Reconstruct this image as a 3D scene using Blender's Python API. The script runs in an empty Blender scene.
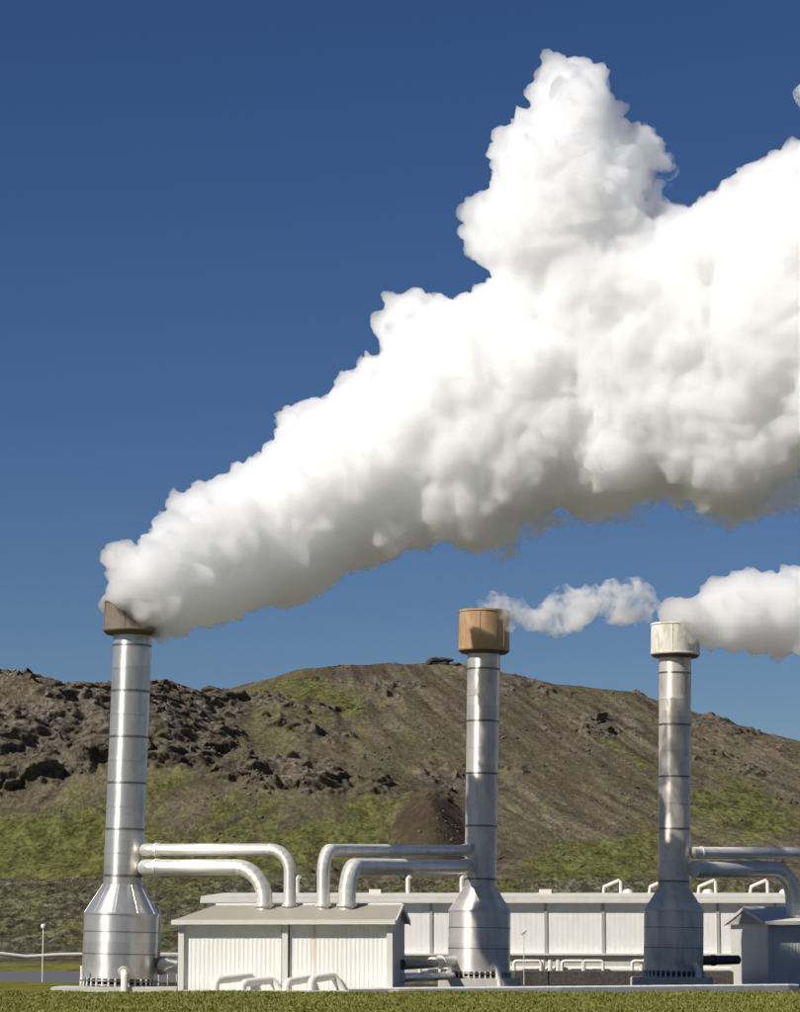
import bpy, bmesh, math, random
import numpy as np
from mathutils import Vector, Matrix

random.seed(7); RNG = np.random.default_rng(7)
sc = bpy.context.scene
COL = sc.collection
R = math.radians

# ------------------------------------------------------------------ camera calibration
F = 2870.0                      # focal length in photo pixels (photo 800 x 1012)
EYE = 1.5
PITCH = math.atan(449.0 / F)

def W(px, py, D):
    """world point at horizontal distance D seen at photo position px, py"""
    a = PITCH + math.atan((506.0 - py) / F)
    z = D * math.tan(a)
    dep = D * math.cos(PITCH) + z * math.sin(PITCH)
    return Vector(((px - 400.0) / F * dep, D, z + EYE))

def sc_at(D, py=930):
    z = W(400, py, D).z - EYE
    return F / (D * math.cos(PITCH) + z * math.sin(PITCH))   # pixels per metre

cam_d = bpy.data.cameras.new('camera'); cam = bpy.data.objects.new('camera', cam_d); COL.objects.link(cam)
cam.location = (0, 0, EYE); cam.rotation_euler = (math.pi / 2 + PITCH, 0, 0)
cam_d.sensor_fit = 'HORIZONTAL'; cam_d.sensor_width = 36; cam_d.lens = F / 800 * 36
cam_d.clip_start = 0.5; cam_d.clip_end = 20000
sc.camera = cam

# ------------------------------------------------------------------ light
SUN_EL, SUN_AZ = 41.0, 232.0     # azimuth clockwise from +Y (behind the camera, to the left)
w = bpy.data.worlds.new('World'); sc.world = w; w.use_nodes = True
nt = w.node_tree; bg = nt.nodes['Background']
sky = nt.nodes.new('ShaderNodeTexSky'); sky.sky_type = 'NISHITA'; sky.sun_disc = False
sky.sun_elevation = R(SUN_EL); sky.sun_rotation = R(SUN_AZ)
sky.altitude = 1200; sky.air_density = 1.0; sky.dust_density = 0.05; sky.ozone_density = 4.5
hs = nt.nodes.new('ShaderNodeHueSaturation'); hs.inputs['Saturation'].default_value = 1.18; hs.inputs['Hue'].default_value = 0.511
nt.links.new(sky.outputs[0], hs.inputs['Color']); nt.links.new(hs.outputs[0], bg.inputs['Color'])
bg.inputs['Strength'].default_value = 0.041
sd = bpy.data.lights.new('sun', 'SUN'); sd.energy = 4.1; sd.angle = R(0.55); sd.color = (1.0, 0.945, 0.86)
so = bpy.data.objects.new('sun', sd); COL.objects.link(so)
az, el = R(SUN_AZ), R(SUN_EL)
to_sun = Vector((math.sin(az) * math.cos(el), math.cos(az) * math.cos(el), math.sin(el)))
so.rotation_euler = to_sun.to_track_quat('Z', 'Y').to_euler(); so.location = (-30, -30, 60)

vs = sc.view_settings
vs.view_transform = 'Standard'; vs.look = 'None'; vs.gamma = 1; vs.exposure = 0.35; vs.use_curve_mapping = False
sc.cycles.max_bounces = 84; sc.cycles.volume_bounces = 80; sc.cycles.diffuse_bounces = 3
sc.cycles.glossy_bounces = 3; sc.cycles.transparent_max_bounces = 12
sc.cycles.use_denoising = True; sc.cycles.use_light_tree = False
sc.cycles.use_adaptive_sampling = True; sc.cycles.adaptive_threshold = 0.04
sc.cycles.sample_clamp_indirect = 8
sc.cycles.volume_step_rate = 1.0; sc.cycles.volume_max_steps = 256

# ------------------------------------------------------------------ noise (numpy)
def _h(ix, iy, iz, s):
    h = (ix.astype(np.uint32) * np.uint32(374761393) + iy.astype(np.uint32) * np.uint32(668265263)
         + iz.astype(np.uint32) * np.uint32(2147483647) + np.uint32(s * 7919 + 13))
    h = (h ^ (h >> np.uint32(13))) * np.uint32(1274126177)
    h = (h ^ (h >> np.uint32(15))) * np.uint32(2246822519)
    return h ^ (h >> np.uint32(16))
_G = RNG.normal(size=(256, 3)); _G /= np.linalg.norm(_G, axis=1)[:, None]
def noise(p, s=0):
    p = np.asarray(p, dtype=np.float64)
    i = np.floor(p).astype(np.int64); f = p - i; u = f * f * f * (f * (f * 6 - 15) + 10)
    out = np.zeros(len(p))
    for dx in (0, 1):
        wx = u[:, 0] if dx else 1 - u[:, 0]
        for dy in (0, 1):
            wy = u[:, 1] if dy else 1 - u[:, 1]
            for dz in (0, 1):
                wz = u[:, 2] if dz else 1 - u[:, 2]
                g = _G[_h(i[:, 0] + dx, i[:, 1] + dy, i[:, 2] + dz, s) & np.uint32(255)]
                out += wx * wy * wz * ((f[:, 0] - dx) * g[:, 0] + (f[:, 1] - dy) * g[:, 1] + (f[:, 2] - dz) * g[:, 2])
    return out * 1.6
def fbm(p, o=4, s=0, g=0.5):
    r = np.zeros(len(p)); a = 1.0
    for k in range(o):
        r += a * noise(p * 2.03 ** k + 17.3 * k, s + k); a *= g
    return r
def ridged(p, o=4, s=0, g=0.5):
    r = np.zeros(len(p)); a = 1.0
    for k in range(o):
        r += a * (1 - 2 * np.abs(noise(p * 2.03 ** k + 11.1 * k, s + k))); a *= g
    return r
def billow(p, o=3, s=0, g=0.5):
    r = np.zeros(len(p)); a = 1.0
    for k in range(o):
        r += a * (2 * np.abs(noise(p * 2.1 ** k + 5.7 * k, s + k)) - 0.5); a *= g
    return r

# ------------------------------------------------------------------ node material helpers
def newmat(name):
    m = bpy.data.materials.new(name); m.use_nodes = True
    t = m.node_tree; return m, t, t.nodes['Principled BSDF']
def N(t, kind, **kw):
    n = t.nodes.new(kind)
    for k, v in kw.items():
        if k in n.inputs.keys(): n.inputs[k].default_value = v
        else: setattr(n, k, v)
    return n
def ramp(t, src, stops):
    n = t.nodes.new('ShaderNodeValToRGB'); e = n.color_ramp.elements
    while len(e) < len(stops): e.new(0.5)
    for k, (p, c) in enumerate(stops):
        e[k].position = p; e[k].color = (c[0], c[1], c[2], 1) if len(c) == 3 else c
    t.links.new(src, n.inputs[0]); return n.outputs[0]
def mixc(t, fac, a, b, mode='MIX'):
    n = t.nodes.new('ShaderNodeMix'); n.data_type = 'RGBA'; n.blend_type = mode
    for s, v in ((n.inputs[0], fac), (n.inputs[6], a), (n.inputs[7], b)):
        if isinstance(v, (int, float)): s.default_value = v
        elif isinstance(v, tuple): s.default_value = (*v, 1)
        else: t.links.new(v, s)
    return n.outputs[2]
def math_(t, op, a, b=0.0, c=0.0, clamp=False):
    n = t.nodes.new('ShaderNodeMath'); n.operation = op; n.use_clamp = clamp
    for s, v in zip(n.inputs, (a, b, c)):
        if isinstance(v, (int, float)): s.default_value = v
        else: t.links.new(v, s)
    return n.outputs[0]
def coords(t, scale=(1, 1, 1), kind='Object'):
    tc = t.nodes.new('ShaderNodeTexCoord'); mp = t.nodes.new('ShaderNodeMapping')
    mp.inputs['Scale'].default_value = scale
    t.links.new(tc.outputs[kind], mp.inputs[0]); return mp.outputs[0]
def nz(t, vec, scale, detail=4, rough=0.55, dist=0.0):
    n = N(t, 'ShaderNodeTexNoise', Scale=scale, Detail=detail, Roughness=rough, Distortion=dist)
    t.links.new(vec, n.inputs['Vector']); return n.outputs['Fac']
def bump(t, b, h, strength=0.3, dist=0.1):
    n = N(t, 'ShaderNodeBump', Strength=strength, Distance=dist)
    t.links.new(h, n.inputs['Height']); t.links.new(n.outputs[0], b.inputs['Normal'])

def metal(name, base=(0.62, 0.62, 0.62), rough=0.36, streak=0.25, stain=(0.42, 0.38, 0.32), stain_amt=0.35, panel=1.0, metallic=0.8):
    m, t, b = newmat(name)
    c1 = coords(t, (5, 5, 0.25)); c2 = coords(t); c3 = coords(t, (1.2, 1.2, 0.5))
    st = nz(t, c1, 2.5, 5, 0.6); cl = nz(t, c3, 1.6, 6, 0.65, 0.6)
    geo = t.nodes.new('ShaderNodeTexCoord'); sx = t.nodes.new('ShaderNodeSeparateXYZ'); t.links.new(geo.outputs['Object'], sx.inputs[0])
    pz = math_(t, 'FLOOR', math_(t, 'DIVIDE', sx.outputs[2], panel))
    wn = N(t, 'ShaderNodeTexWhiteNoise', noise_dimensions='1D'); t.links.new(pz, wn.inputs['W'])
    dull = math_(t, 'MULTIPLY', ramp_val(t, cl, 0.48, 0.72), stain_amt)
    col = mixc(t, dull, base, stain)
    v = math_(t, 'ADD', math_(t, 'MULTIPLY', wn.outputs[0], 0.16), math_(t, 'ADD', math_(t, 'MULTIPLY', st, streak), 0.92 - streak / 2 - 0.08))
    cv = t.nodes.new('ShaderNodeCombineXYZ')
    for k in range(3): t.links.new(v, cv.inputs[k])
    col = mixc(t, 1.0, col, cv.outputs[0], 'MULTIPLY')
    t.links.new(col, b.inputs['Base Color'])
    b.inputs['Metallic'].default_value = metallic; b.inputs['Anisotropic'].default_value = 0.8; b.inputs['Anisotropic Rotation'].default_value = 0.25
    tg = t.nodes.new('ShaderNodeTangent'); tg.direction_type = 'RADIAL'; tg.axis = 'Z'; t.links.new(tg.outputs[0], b.inputs['Tangent'])
    r = math_(t, 'ADD', math_(t, 'MULTIPLY', cl, 0.22), rough - 0.11)
    r = math_(t, 'ADD', r, math_(t, 'MULTIPLY', dull, 0.35))
    t.links.new(r, b.inputs['Roughness'])
    bump(t, b, nz(t, c3, 1.2, 3, 0.5), 0.22, 0.05)
    return m
def ramp_val(t, src, a, b):
    n = N(t, 'ShaderNodeMapRange', clamp=True); n.inputs[1].default_value = a; n.inputs[2].default_value = b
    t.links.new(src, n.inputs[0]); return n.outputs[0]
def paint(name, base, rough=0.5, stain=(0.35, 0.3, 0.22), amt=0.25, scale=1.2, zs=0.3, metallic=0.0):
    m, t, b = newmat(name)
    v = coords(t, (1, 1, zs)); f = nz(t, v, scale, 7, 0.65, 0.4); g = nz(t, coords(t), 9, 4, 0.6)
    d = math_(t, 'MULTIPLY', ramp_val(t, f, 0.45, 0.8), amt)
    col = mixc(t, d, base, stain); col = mixc(t, math_(t, 'MULTIPLY', g, 0.12), col, tuple(x * 0.6 for x in base))
    t.links.new(col, b.inputs['Base Color']); b.inputs['Roughness'].default_value = rough; b.inputs['Metallic'].default_value = metallic
    bump(t, b, g, 0.1, 0.01)
    return m

M = {}
M['steel'] = metal('aluminium_cladding', (0.76, 0.735, 0.69), 0.36, metallic=0.75)
M['steel_mid'] = metal('aluminium_cladding_weathered', (0.78, 0.73, 0.655), 0.42, stain_amt=0.4, metallic=0.6)
M['steel_right'] = metal('aluminium_cladding_dull', (0.82, 0.745, 0.635), 0.46, stain_amt=0.5, metallic=0.5)
M['steel_dark'] = metal('steel_band', (0.3, 0.3, 0.295), 0.5)
M['pipe'] = metal('pipe_cladding', (0.80, 0.775, 0.72), 0.42, streak=0.1, stain_amt=0.3, metallic=0.4)
M['pipe_dark'] = paint('dark_pipe_coating', (0.045, 0.045, 0.042), 0.5, (0.12, 0.11, 0.1), 0.5)
M['white'] = paint('white_wall_panel', (0.86, 0.84, 0.79), 0.45, (0.5, 0.44, 0.33), 0.22)
M['trim'] = paint('grey_white_trim', (0.70, 0.68, 0.62), 0.45, (0.45, 0.4, 0.3), 0.2)
M['post'] = paint('grey_frame_paint', (0.42, 0.41, 0.37), 0.5, (0.3, 0.27, 0.2), 0.3)  # grey paint of the posts between the wall panels
M['roof'] = paint('roof_sheet', (0.36, 0.33, 0.265), 0.55, (0.38, 0.32, 0.24), 0.5)
M['roof_pale'] = paint('pale_roof_sheet', (0.70, 0.675, 0.60), 0.5, (0.45, 0.38, 0.28), 0.4)
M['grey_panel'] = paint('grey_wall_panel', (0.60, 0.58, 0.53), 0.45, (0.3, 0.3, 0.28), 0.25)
M['white_pipe'] = paint('white_pipe_paint', (0.78, 0.75, 0.68), 0.4, (0.45, 0.38, 0.28), 0.25)
M['concrete'] = paint('concrete', (0.62, 0.59, 0.51), 0.85, (0.4, 0.35, 0.27), 0.45, 2.0, 1)
M['kerb'] = paint('pale_kerb', (0.76, 0.74, 0.68), 0.8, (0.4, 0.36, 0.28), 0.4, 2.0, 1)
M['underside'] = paint('shaded_underside', (0.10, 0.075, 0.055), 0.8, (.2, .15, .1), .5)  # dark brown paints in the shade on the underside of the caps
M['inside'] = paint('dark_flue', (0.03, 0.028, 0.025), 0.8)

def rusty(name, base, rust, a, b, zgrad=None):
    m, t, bs = newmat(name)
    v = coords(t, (1, 1, 0.45)); f = nz(t, v, 1.3, 8, 0.7, 1.0); g = nz(t, coords(t, (4, 4, 0.5)), 2.2, 6, 0.65)
    k = math_(t, 'ADD', math_(t, 'MULTIPLY', f, 0.7), math_(t, 'MULTIPLY', g, 0.3))
    col = ramp(t, k, [(a, base), ((a + b) / 2, tuple((x + y) / 2 for x, y in zip(base, rust))), (b, rust)])
    t.links.new(col, bs.inputs['Base Color']); bs.inputs['Roughness'].default_value = 0.75
    bump(t, bs, g, 0.3, 0.02)
    return m
M['cap_left'] = rusty('lime_and_rust_cap', (0.215, 0.185, 0.145), (0.17, 0.10, 0.06), 0.46, 0.70)
M['cap_mid'] = rusty('rusted_cap', (0.50, 0.40, 0.27), (0.43, 0.235, 0.105), 0.38, 0.62)
M['cap_right'] = rusty('lime_coated_cap', (0.80, 0.77, 0.69), (0.40, 0.31, 0.20), 0.5, 0.74)

# ------------------------------------------------------------------ mesh helpers
def mk(name, verts, faces, mat=None, parent=None, smooth=False, auto=None):
    me = bpy.data.meshes.new(name)
    me.from_pydata([tuple(v) for v in verts], [], [tuple(f) for f in faces]); me.update()
    bm = bmesh.new(); bm.from_mesh(me); bmesh.ops.recalc_face_normals(bm, faces=bm.faces)
    if auto is not None:
        for e in bm.edges:
            if len(e.link_faces) == 2 and e.calc_face_angle(0) > R(auto): e.smooth = False
    bm.to_mesh(me); bm.free()
    if smooth or auto is not None:
        for p in me.polygons: p.use_smooth = True
    if mat: me.materials.append(mat)
    o = bpy.data.objects.new(name, me); COL.objects.link(o)
    if parent: o.parent = parent
    return o
class MB:
    def __init__(s): s.v = []; s.f = []
    def add(s, v, f):
        n = len(s.v); s.v += [Vector(p) for p in v]; s.f += [tuple(i + n for i in q) for q in f]; return s
    def box(s, x0, x1, y0, y1, z0, z1):
        v = [(x, y, z) for x in (x0, x1) for y in (y0, y1) for z in (z0, z1)]
        return s.add(v, [(0, 1, 3, 2), (4, 6, 7, 5), (0, 4, 5, 1), (2, 3, 7, 6), (0, 2, 6, 4), (1, 5, 7, 3)])
    def cyl(s, c, r, z0, z1, n=12):
        return s.lathe([(0, z0), (r, z0), (r, z1), (0, z1)], n, c)
    def lathe(s, prof, n=48, c=(0, 0)):
        v = []; f = []; rows = []
        for (r, z) in prof:
            if r <= 1e-6: rows.append([len(v)]); v.append((c[0], c[1], z))
            else:
                rows.append(list(range(len(v), len(v) + n)))
                v += [(c[0] + r * math.cos(2 * math.pi * k / n), c[1] + r * math.sin(2 * math.pi * k / n), z) for k in range(n)]
        for a, b in zip(rows, rows[1:]):
            for k in range(n):
                k2 = (k + 1) % n
                if len(a) == 1 and len(b) == 1: break
                if len(a) == 1: f.append((a[0], b[k], b[k2]))
                elif len(b) == 1: f.append((a[k], b[0], a[k2]))
                else: f.append((a[k], a[k2], b[k2], b[k]))
        return s.add(v, f)
    def tube(s, pts, r, n=16, cap=True):
        pts = [Vector(p) for p in pts]; m = len(pts)
        rr = r if isinstance(r, (list, tuple)) else [r] * m
        T = [(pts[min(i + 1, m - 1)] - pts[max(i - 1, 0)]).normalized() for i in range(m)]
        u = T[0].orthogonal().normalized(); v = []; f = []
        for i in range(m):
            u = (u - T[i] * u.dot(T[i])).normalized(); b = T[i].cross(u)
            for k in range(n):
                a = 2 * math.pi * k / n; v.append(pts[i] + (u * math.cos(a) + b * math.sin(a)) * rr[i])
        for i in range(m - 1):
            for k in range(n):
                k2 = (k + 1) % n; f.append((i * n + k, i * n + k2, (i + 1) * n + k2, (i + 1) * n + k))
        if cap: f.append(tuple(range(n))); f.append(tuple(range((m - 1) * n, m * n)))
        return s.add(v, f)
    def build(s, name, mat, parent=None, smooth=False, auto=None): return mk(name, s.v, s.f, mat, parent, smooth, auto)
def empty(name, loc, rot=(0, 0, 0)):
    o = bpy.data.objects.new(name, None); COL.objects.link(o); o.location = loc; o.rotation_euler = rot; o.empty_display_size = 0.3
    return o
def tag(o, label=None, cat=None, group=None, kind=None):
    if label: o['label'] = label
    if cat: o['category'] = cat
    if group: o['group'] = group
    if kind: o['kind'] = kind
    return o
def bend(a, corner, b, rad, n=10):
    """polyline a -> rounded corner -> b"""
    a, c, b = Vector(a), Vector(corner), Vector(b)
    d1 = (a - c).normalized(); d2 = (b - c).normalized()
    ang = d1.angle(d2); t = rad / math.tan(ang / 2)
    p1 = c + d1 * t; cen = c + (d1 + d2).normalized() * (rad / math.sin(ang / 2))
    u = (p1 - cen).normalized(); w_ = ((c + d2 * t) - cen); w_ = (w_ - u * w_.dot(u)).normalized()
    out = [cen + (u * math.cos(s) + w_ * math.sin(s)) * rad for s in np.linspace(0, math.pi - ang, n)]
    return [a] + out + [b]
def bez(a, b, n): return [Vector(a).lerp(Vector(b), k / n) for k in range(n + 1)]

# ================================================================== TERRAIN
Ds = [60, 150, 175, 195, 215, 240, 300, 340, 380, 400, 430, 460, 480, 500, 540, 580, 620, 700, 950]
cols = [-250, 0, 60, 100, 160, 215, 300, 390, 470, 560, 640, 700, 800, 1000]
TAB = {   # apparent height of the slope by distance, per column
 -250: [1000,985, 973, 965, 958, 951, 918, 892, 886, 884, 850, 795, 735, 672, 665, 690, 710, 740, 800],
 0:    [1000,985, 973, 965, 958, 951, 918, 892, 886, 884, 850, 798, 735, 678, 676, 690, 710, 740, 800],
 60:   [1000,985, 973, 965, 958, 951, 918, 892, 886, 884, 850, 800, 742, 692, 689, 700, 720, 740, 800],
 100:  [1000,985, 973, 965, 958, 951, 918, 892, 886, 884, 850, 802, 745, 696, 694, 704, 720, 740, 800],
 160:  [1000,985, 973, 965, 958, 951, 918, 892, 886, 884, 850, 803, 755, 715, 691, 696, 715, 740, 800],
 215:  [1000,985, 973, 965, 958, 951, 918, 892, 886, 884, 850, 806, 762, 745, 712, 695, 694, 735, 800],
 300:  [1000,985, 973, 965, 958, 951, 918, 892, 886, 884, 852, 812, 770, 752, 715, 690, 669, 690, 790],
 390:  [1000,985, 973, 965, 958, 951, 918, 892, 886, 884, 855, 818, 782, 764, 725, 690, 664, 690, 790],
 470:  [1000,985, 973, 965, 958, 951, 918, 892, 886, 884, 860, 828, 805, 783, 735, 695, 665, 690, 790],
 560:  [1000,985, 973, 965, 958, 951, 918, 892, 886, 884, 862, 833, 812, 792, 750, 712, 685, 710, 800],
 640:  [1000,985, 973, 965, 958, 951, 918, 892, 886, 884, 864, 836, 816, 796, 757, 720, 694, 715, 800],
 700:  [1000,985, 973, 965, 958, 951, 918, 892, 886, 884, 864, 838, 820, 802, 768, 735, 714, 730, 800],
 800:  [1000,985, 973, 965, 958, 951, 918, 892, 886, 884, 866, 842, 826, 810, 780, 752, 742, 755, 810],
 1000: [1000,985, 973, 965, 958, 951, 918, 892, 886, 884, 870, 850, 838, 826, 802, 782, 775, 785, 820]}
TA = np.array([TAB[c] for c in cols], float)
# fine smooth lookup over distance
Dfine = np.linspace(60, 950, 1781)
TF = np.array([np.interp(Dfine, Ds, r) for r in TA])
ker = np.hanning(19); ker /= ker.sum()
TFs = np.array([np.convolve(np.pad(r, 9, mode='edge'), ker, mode='valid') for r in TF])
colf = np.linspace(-250, 1000, 1251)
TF2 = np.array([np.interp(colf, cols, TFs[:, k]) for k in range(TFs.shape[1])])     # [D, col]
ker2 = np.hanning(31); ker2 /= ker2.sum()
TF2 = np.array([np.convolve(np.pad(r, 15, mode='edge'), ker2, mode='valid') for r in TF2])
def apparent(px, D):
    i = np.clip((D - 60) / 0.5, 0, TF2.shape[0] - 1.001); j = np.clip(px + 250, 0, TF2.shape[1] - 1.001)
    i0 = i.astype(int); j0 = j.astype(int); fi = i - i0; fj = j - j0
    return (TF2[i0, j0] * (1 - fi) * (1 - fj) + TF2[i0 + 1, j0] * fi * (1 - fj) + TF2[i0, j0 + 1] * (1 - fi) * fj + TF2[i0 + 1, j0 + 1] * fi * fj)
def ter_z(px, D):
    y = apparent(px, D)
    z = D * np.tan(PITCH + np.arctan((506.0 - y) / F)) + EYE
    return np.where(D < 150, 0.0, z)
def ground_z(D):     # yard and verge behind the plant, same for every column
    y = np.interp(D, Ds, TAB[0]); z = D * math.tan(PITCH + math.atan((506.0 - y) / F)) + EYE
    return max(0.0, z) if D > 150 else 0.0
def blobs(px, py, L):
    r = np.zeros(len(px))
    for (cx, cy, rx, ry, ang, wgt) in L:
        a = R(ang); dx = px - cx; dy = py - cy
        u = dx * math.cos(a) + dy * math.sin(a); v = -dx * math.sin(a) + dy * math.cos(a)
        r += wgt * np.exp(-((u / rx) ** 2 + (v / ry) ** 2))
    return r
ROCK = [(20, 740, 75, 50, 0, 1.5), (90, 725, 70, 42, 0, 1.3), (175, 735, 55, 38, 0, 1.1), (140, 700, 60, 14, 0, .8), (260, 770, 60, 16, 15, .8), (215,760,50,22,0,.7),
        (330, 783, 60, 13, 8, .85), (372, 793, 20, 9, 0, .75), (230, 700, 30, 10, 0, .4), (300, 735, 50, 25, 0, .35), (395, 700, 30, 14, 0, .55),
        (598, 727, 26, 9, 35, .95), (543, 697, 18, 9, 30, .85), (507, 692, 10, 8, 0, .6), (700, 755, 40, 7, 25, .8), (745, 765, 30, 8, 30, .7),
        (450, 780, 30, 15, 0, .35), (560, 825, 45, 8, 15, .5), (640, 695, 40, 5, 2, .6), (440, 668, 60, 5, 0, .35), (715,722,40,6,22,.6),
        (430, 812, 25, 14, 0, .45), (760, 742, 40, 8, 20, .4), (500,730,15,8,30,.4)]
GREEN = [(30, 845, 110, 36, -8, 1.3), (130, 860, 90, 30, 0, .9), (310, 850, 90, 30, -15, 1.0), (235, 820, 60, 22, -25, .7), (325, 697, 55, 14, 12, .9), (255, 690, 40, 8, 0, .4),
         (385, 830, 30, 40, 0, .3), (600, 862, 60, 22, -15, 1.0), (730, 815, 90, 15, 14, .8), (640, 762, 75, 5, 32, .75), (690, 855, 90, 20, 0, .5),
         (575, 868, 60, 20, 0, .6), (290, 720, 80, 16, 5, .45), (160, 790, 40, 12, -10, .4), (250, 745, 60, 10, 10, .3), (420, 740, 40, 30, 20, .18), (760, 800, 60, 20, 20, .5)]
DARK = [(430, 835, 36, 40, 0, 1.6), (470, 700, 60, 18, 10, .5), (350, 672, 60, 9, -5, .7), (560, 760, 70, 40, 40, .35), (480, 860, 50, 14, 0, .5)]
TAN = [(372, 755, 30, 26, 40, .55), (205, 800, 20, 16, -30, .6), (770, 748, 40, 10, 20, .9), (420, 765, 45, 20, 30, .5), (300, 760, 30, 12, 20, .3), (470,760,40,30,40,.3), (600,790,80,10,42,.4), (250,665,30,12,0,.3)]

xs = np.concatenate([np.linspace(-420, -118, 45)[:-1], np.linspace(-118, 118, 760), np.linspace(118, 420, 45)[1:]])
ys = np.concatenate([np.arange(146, 400, 0.8), np.arange(400, 560, 0.36), np.arange(560, 640, 0.55), np.arange(640, 960, 8)])
X, Y = np.meshgrid(xs, ys); nx, ny = len(xs), len(ys)
X = X.ravel(); Y = Y.ravel()
PX = 400 + X / (Y * 0.985) * F
Z = ter_z(PX, Y)
AY = apparent(PX, Y)
P3 = np.stack([X, Y, Z], 1)
wob = fbm(P3 / 9.0, 3, 50) * 14
wob2 = fbm(P3 / 9.0 + 40, 3, 55) * 9
rock = blobs(PX + wob, AY + wob2, ROCK)
green = blobs(PX + wob, AY + wob2, GREEN)
dark = blobs(PX + wob * .5, AY + wob2 * .5, DARK)
tanm = blobs(PX + wob, AY + wob2, TAN)
hillm = np.clip((Y - 385) / 25, 0, 1)
# outcrops: craggy noise
n1 = fbm(P3 / np.array([7.0, 7.0, 4.0]), 4, 3); n2 = fbm(P3 / np.array([2.2, 2.2, 1.4]), 4, 9)
n0 = fbm(P3 / np.array([22.0, 30.0, 14.0]), 2, 14)
rmask = np.clip((rock + 0.6 * n0 + 0.5 * n1 + 0.25 * n2 - 0.50) * 1.8, 0, 1) * hillm
steps = ridged(P3 / np.array([9.0, 6.0, 7.0]), 5, 21, 0.55)
crag = (fbm(P3 / np.array([11.0, 9.0, 8.0]), 3, 22) * 2.3 + steps * 0.6 + ridged(P3 / np.array([2.6, 2.6, 2.0]), 4, 33, .6) * 0.38) * np.where(PX < 410, 1.0, .55)
# gullies running down the slope
gul = ridged(np.stack([X / 9 + 0.9 * noise(P3 / 30, 5) + Y * 0.035, Y / 70, Z * 0], 1), 4, 71)
shear = np.interp(PX, [60, 330, 450], [-.22, 0, .27])
streak = fbm(np.stack([(X + shear * (Y - 560)) / 2.6, Y / 45, Z * 0], 1), 5, 123, .6) * .5 + .5
lava = np.clip((Y - 205) / 15, 0, 1) * (1 - np.clip((Y - 372) / 20, 0, 1))
disp = hillm * (0.22 * gul + 0.28 * n1 + 0.10 * n2) + rmask * (crag * 0.55 + 0.3)
lv = ridged(P3 / np.array([6.0, 5.0, 3.0]), 5, 90, .6)
disp += lava * (0.5 * lv + 0.25 * ridged(P3 / 1.8, 3, 95))
mr = np.sqrt(((PX - 432) / 42) ** 2 + ((Y - 448) / 34) ** 2); disp += 5.5 * np.clip(1 - mr + .08 * n1, 0, 1)
fade = np.clip((Y - 150) / 40, 0, 1)
Z2 = Z + disp * fade * np.where(Y < 640, 1, .5)
Y2 = Y - rmask * crag * 1.5
X2 = X + rmask * fbm(P3 / 3.0, 3, 61) * 1.1
idx = np.arange(nx * ny).reshape(ny, nx)
q = np.stack([idx[:-1, :-1], idx[:-1, 1:], idx[1:, 1:], idx[1:, :-1]], -1).reshape(-1, 4)
me = bpy.data.meshes.new('hillside')
me.vertices.add(nx * ny); me.vertices.foreach_set('co', np.stack([X2, Y2, Z2], 1).ravel())
me.loops.add(q.size); me.loops.foreach_set('vertex_index', q.ravel())
me.polygons.add(len(q)); me.polygons.foreach_set('loop_start', np.arange(0, q.size, 4)); me.polygons.foreach_set('loop_total', np.full(len(q), 4))
me.update(); me.validate()
for nm, arr in (('rock', rmask), ('green', np.clip(green, 0, 1.5)), ('dark', np.clip(dark, 0, 1)), ('tan', np.clip(tanm, 0, 1)), ('lava', lava), ('streak', streak)):
    a = me.attributes.new(nm, 'FLOAT', 'POINT'); a.data.foreach_set('value', arr.astype(np.float32))
hill = bpy.data.objects.new('hillside', me); COL.objects.link(hill); tag(hill, kind='structure')

m, t, b = newmat('hill_ground')
def attr(nm):
    n = t.nodes.new('ShaderNodeAttribute'); n.attribute_name = nm; return n.outputs['Fac']
v = coords(t, (1, 0.22, 1)); vd = coords(t, (1, 0.12, 1))
big = nz(t, v, 0.07, 5, 0.6); med = nz(t, v, 0.35, 6, 0.68); fine = nz(t, v, 1.4, 6, 0.72); stre = nz(t, vd, 0.5, 5, 0.65, 0.4)
soil = ramp(t, math_(t, 'ADD', math_(t, 'MULTIPLY', attr('streak'), 0.25), math_(t, 'ADD', math_(t, 'MULTIPLY', med, 0.2), math_(t, 'MULTIPLY', fine, 0.55))),
            [(0.34, (0.042, 0.032, 0.021)), (0.46, (0.115, 0.091, 0.061)), (0.55, (0.175, 0.143, 0.10)), (0.68, (0.33, 0.285, 0.21))])
moss = ramp(t, math_(t, 'ADD', math_(t, 'MULTIPLY', med, 0.5), math_(t, 'MULTIPLY', fine, 0.5)), [(0.38, (0.028, 0.032, 0.009)), (0.49, (0.096, 0.102, 0.026)), (0.60, (0.20, 0.19, 0.062))])
gs = math_(t, 'ADD', math_(t, 'ADD', attr('green'), math_(t, 'MULTIPLY', attr('streak'), .8)), math_(t, 'ADD', math_(t, 'MULTIPLY', big, 1.1), math_(t, 'MULTIPLY', med, 1.5)))
gf = math_(t, 'MULTIPLY', ramp_val(t, gs, 1.92, 2.42), math_(t, 'SUBTRACT', 1.0, attr('dark'), clamp=True))
soil = mixc(t, math_(t, 'MULTIPLY', attr('dark'), 0.85), soil, mixc(t, fine, (0.022, 0.014, 0.011), (0.085, 0.048, 0.036)))
soil = mixc(t, math_(t, 'MULTIPLY', attr('tan'), ramp_val(t, med, 0.4, 0.62)), soil, mixc(t, fine, (0.13, 0.095, 0.05), (0.30, 0.235, 0.15)))
olive = ramp_val(t, math_(t, 'ADD', big, math_(t, 'MULTIPLY', stre, 0.5)), 0.62, 0.95)
soil = mixc(t, math_(t, 'MULTIPLY', olive, 0.55), soil, (0.085, 0.080, 0.033))
col = mixc(t, gf, soil, moss)
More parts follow.
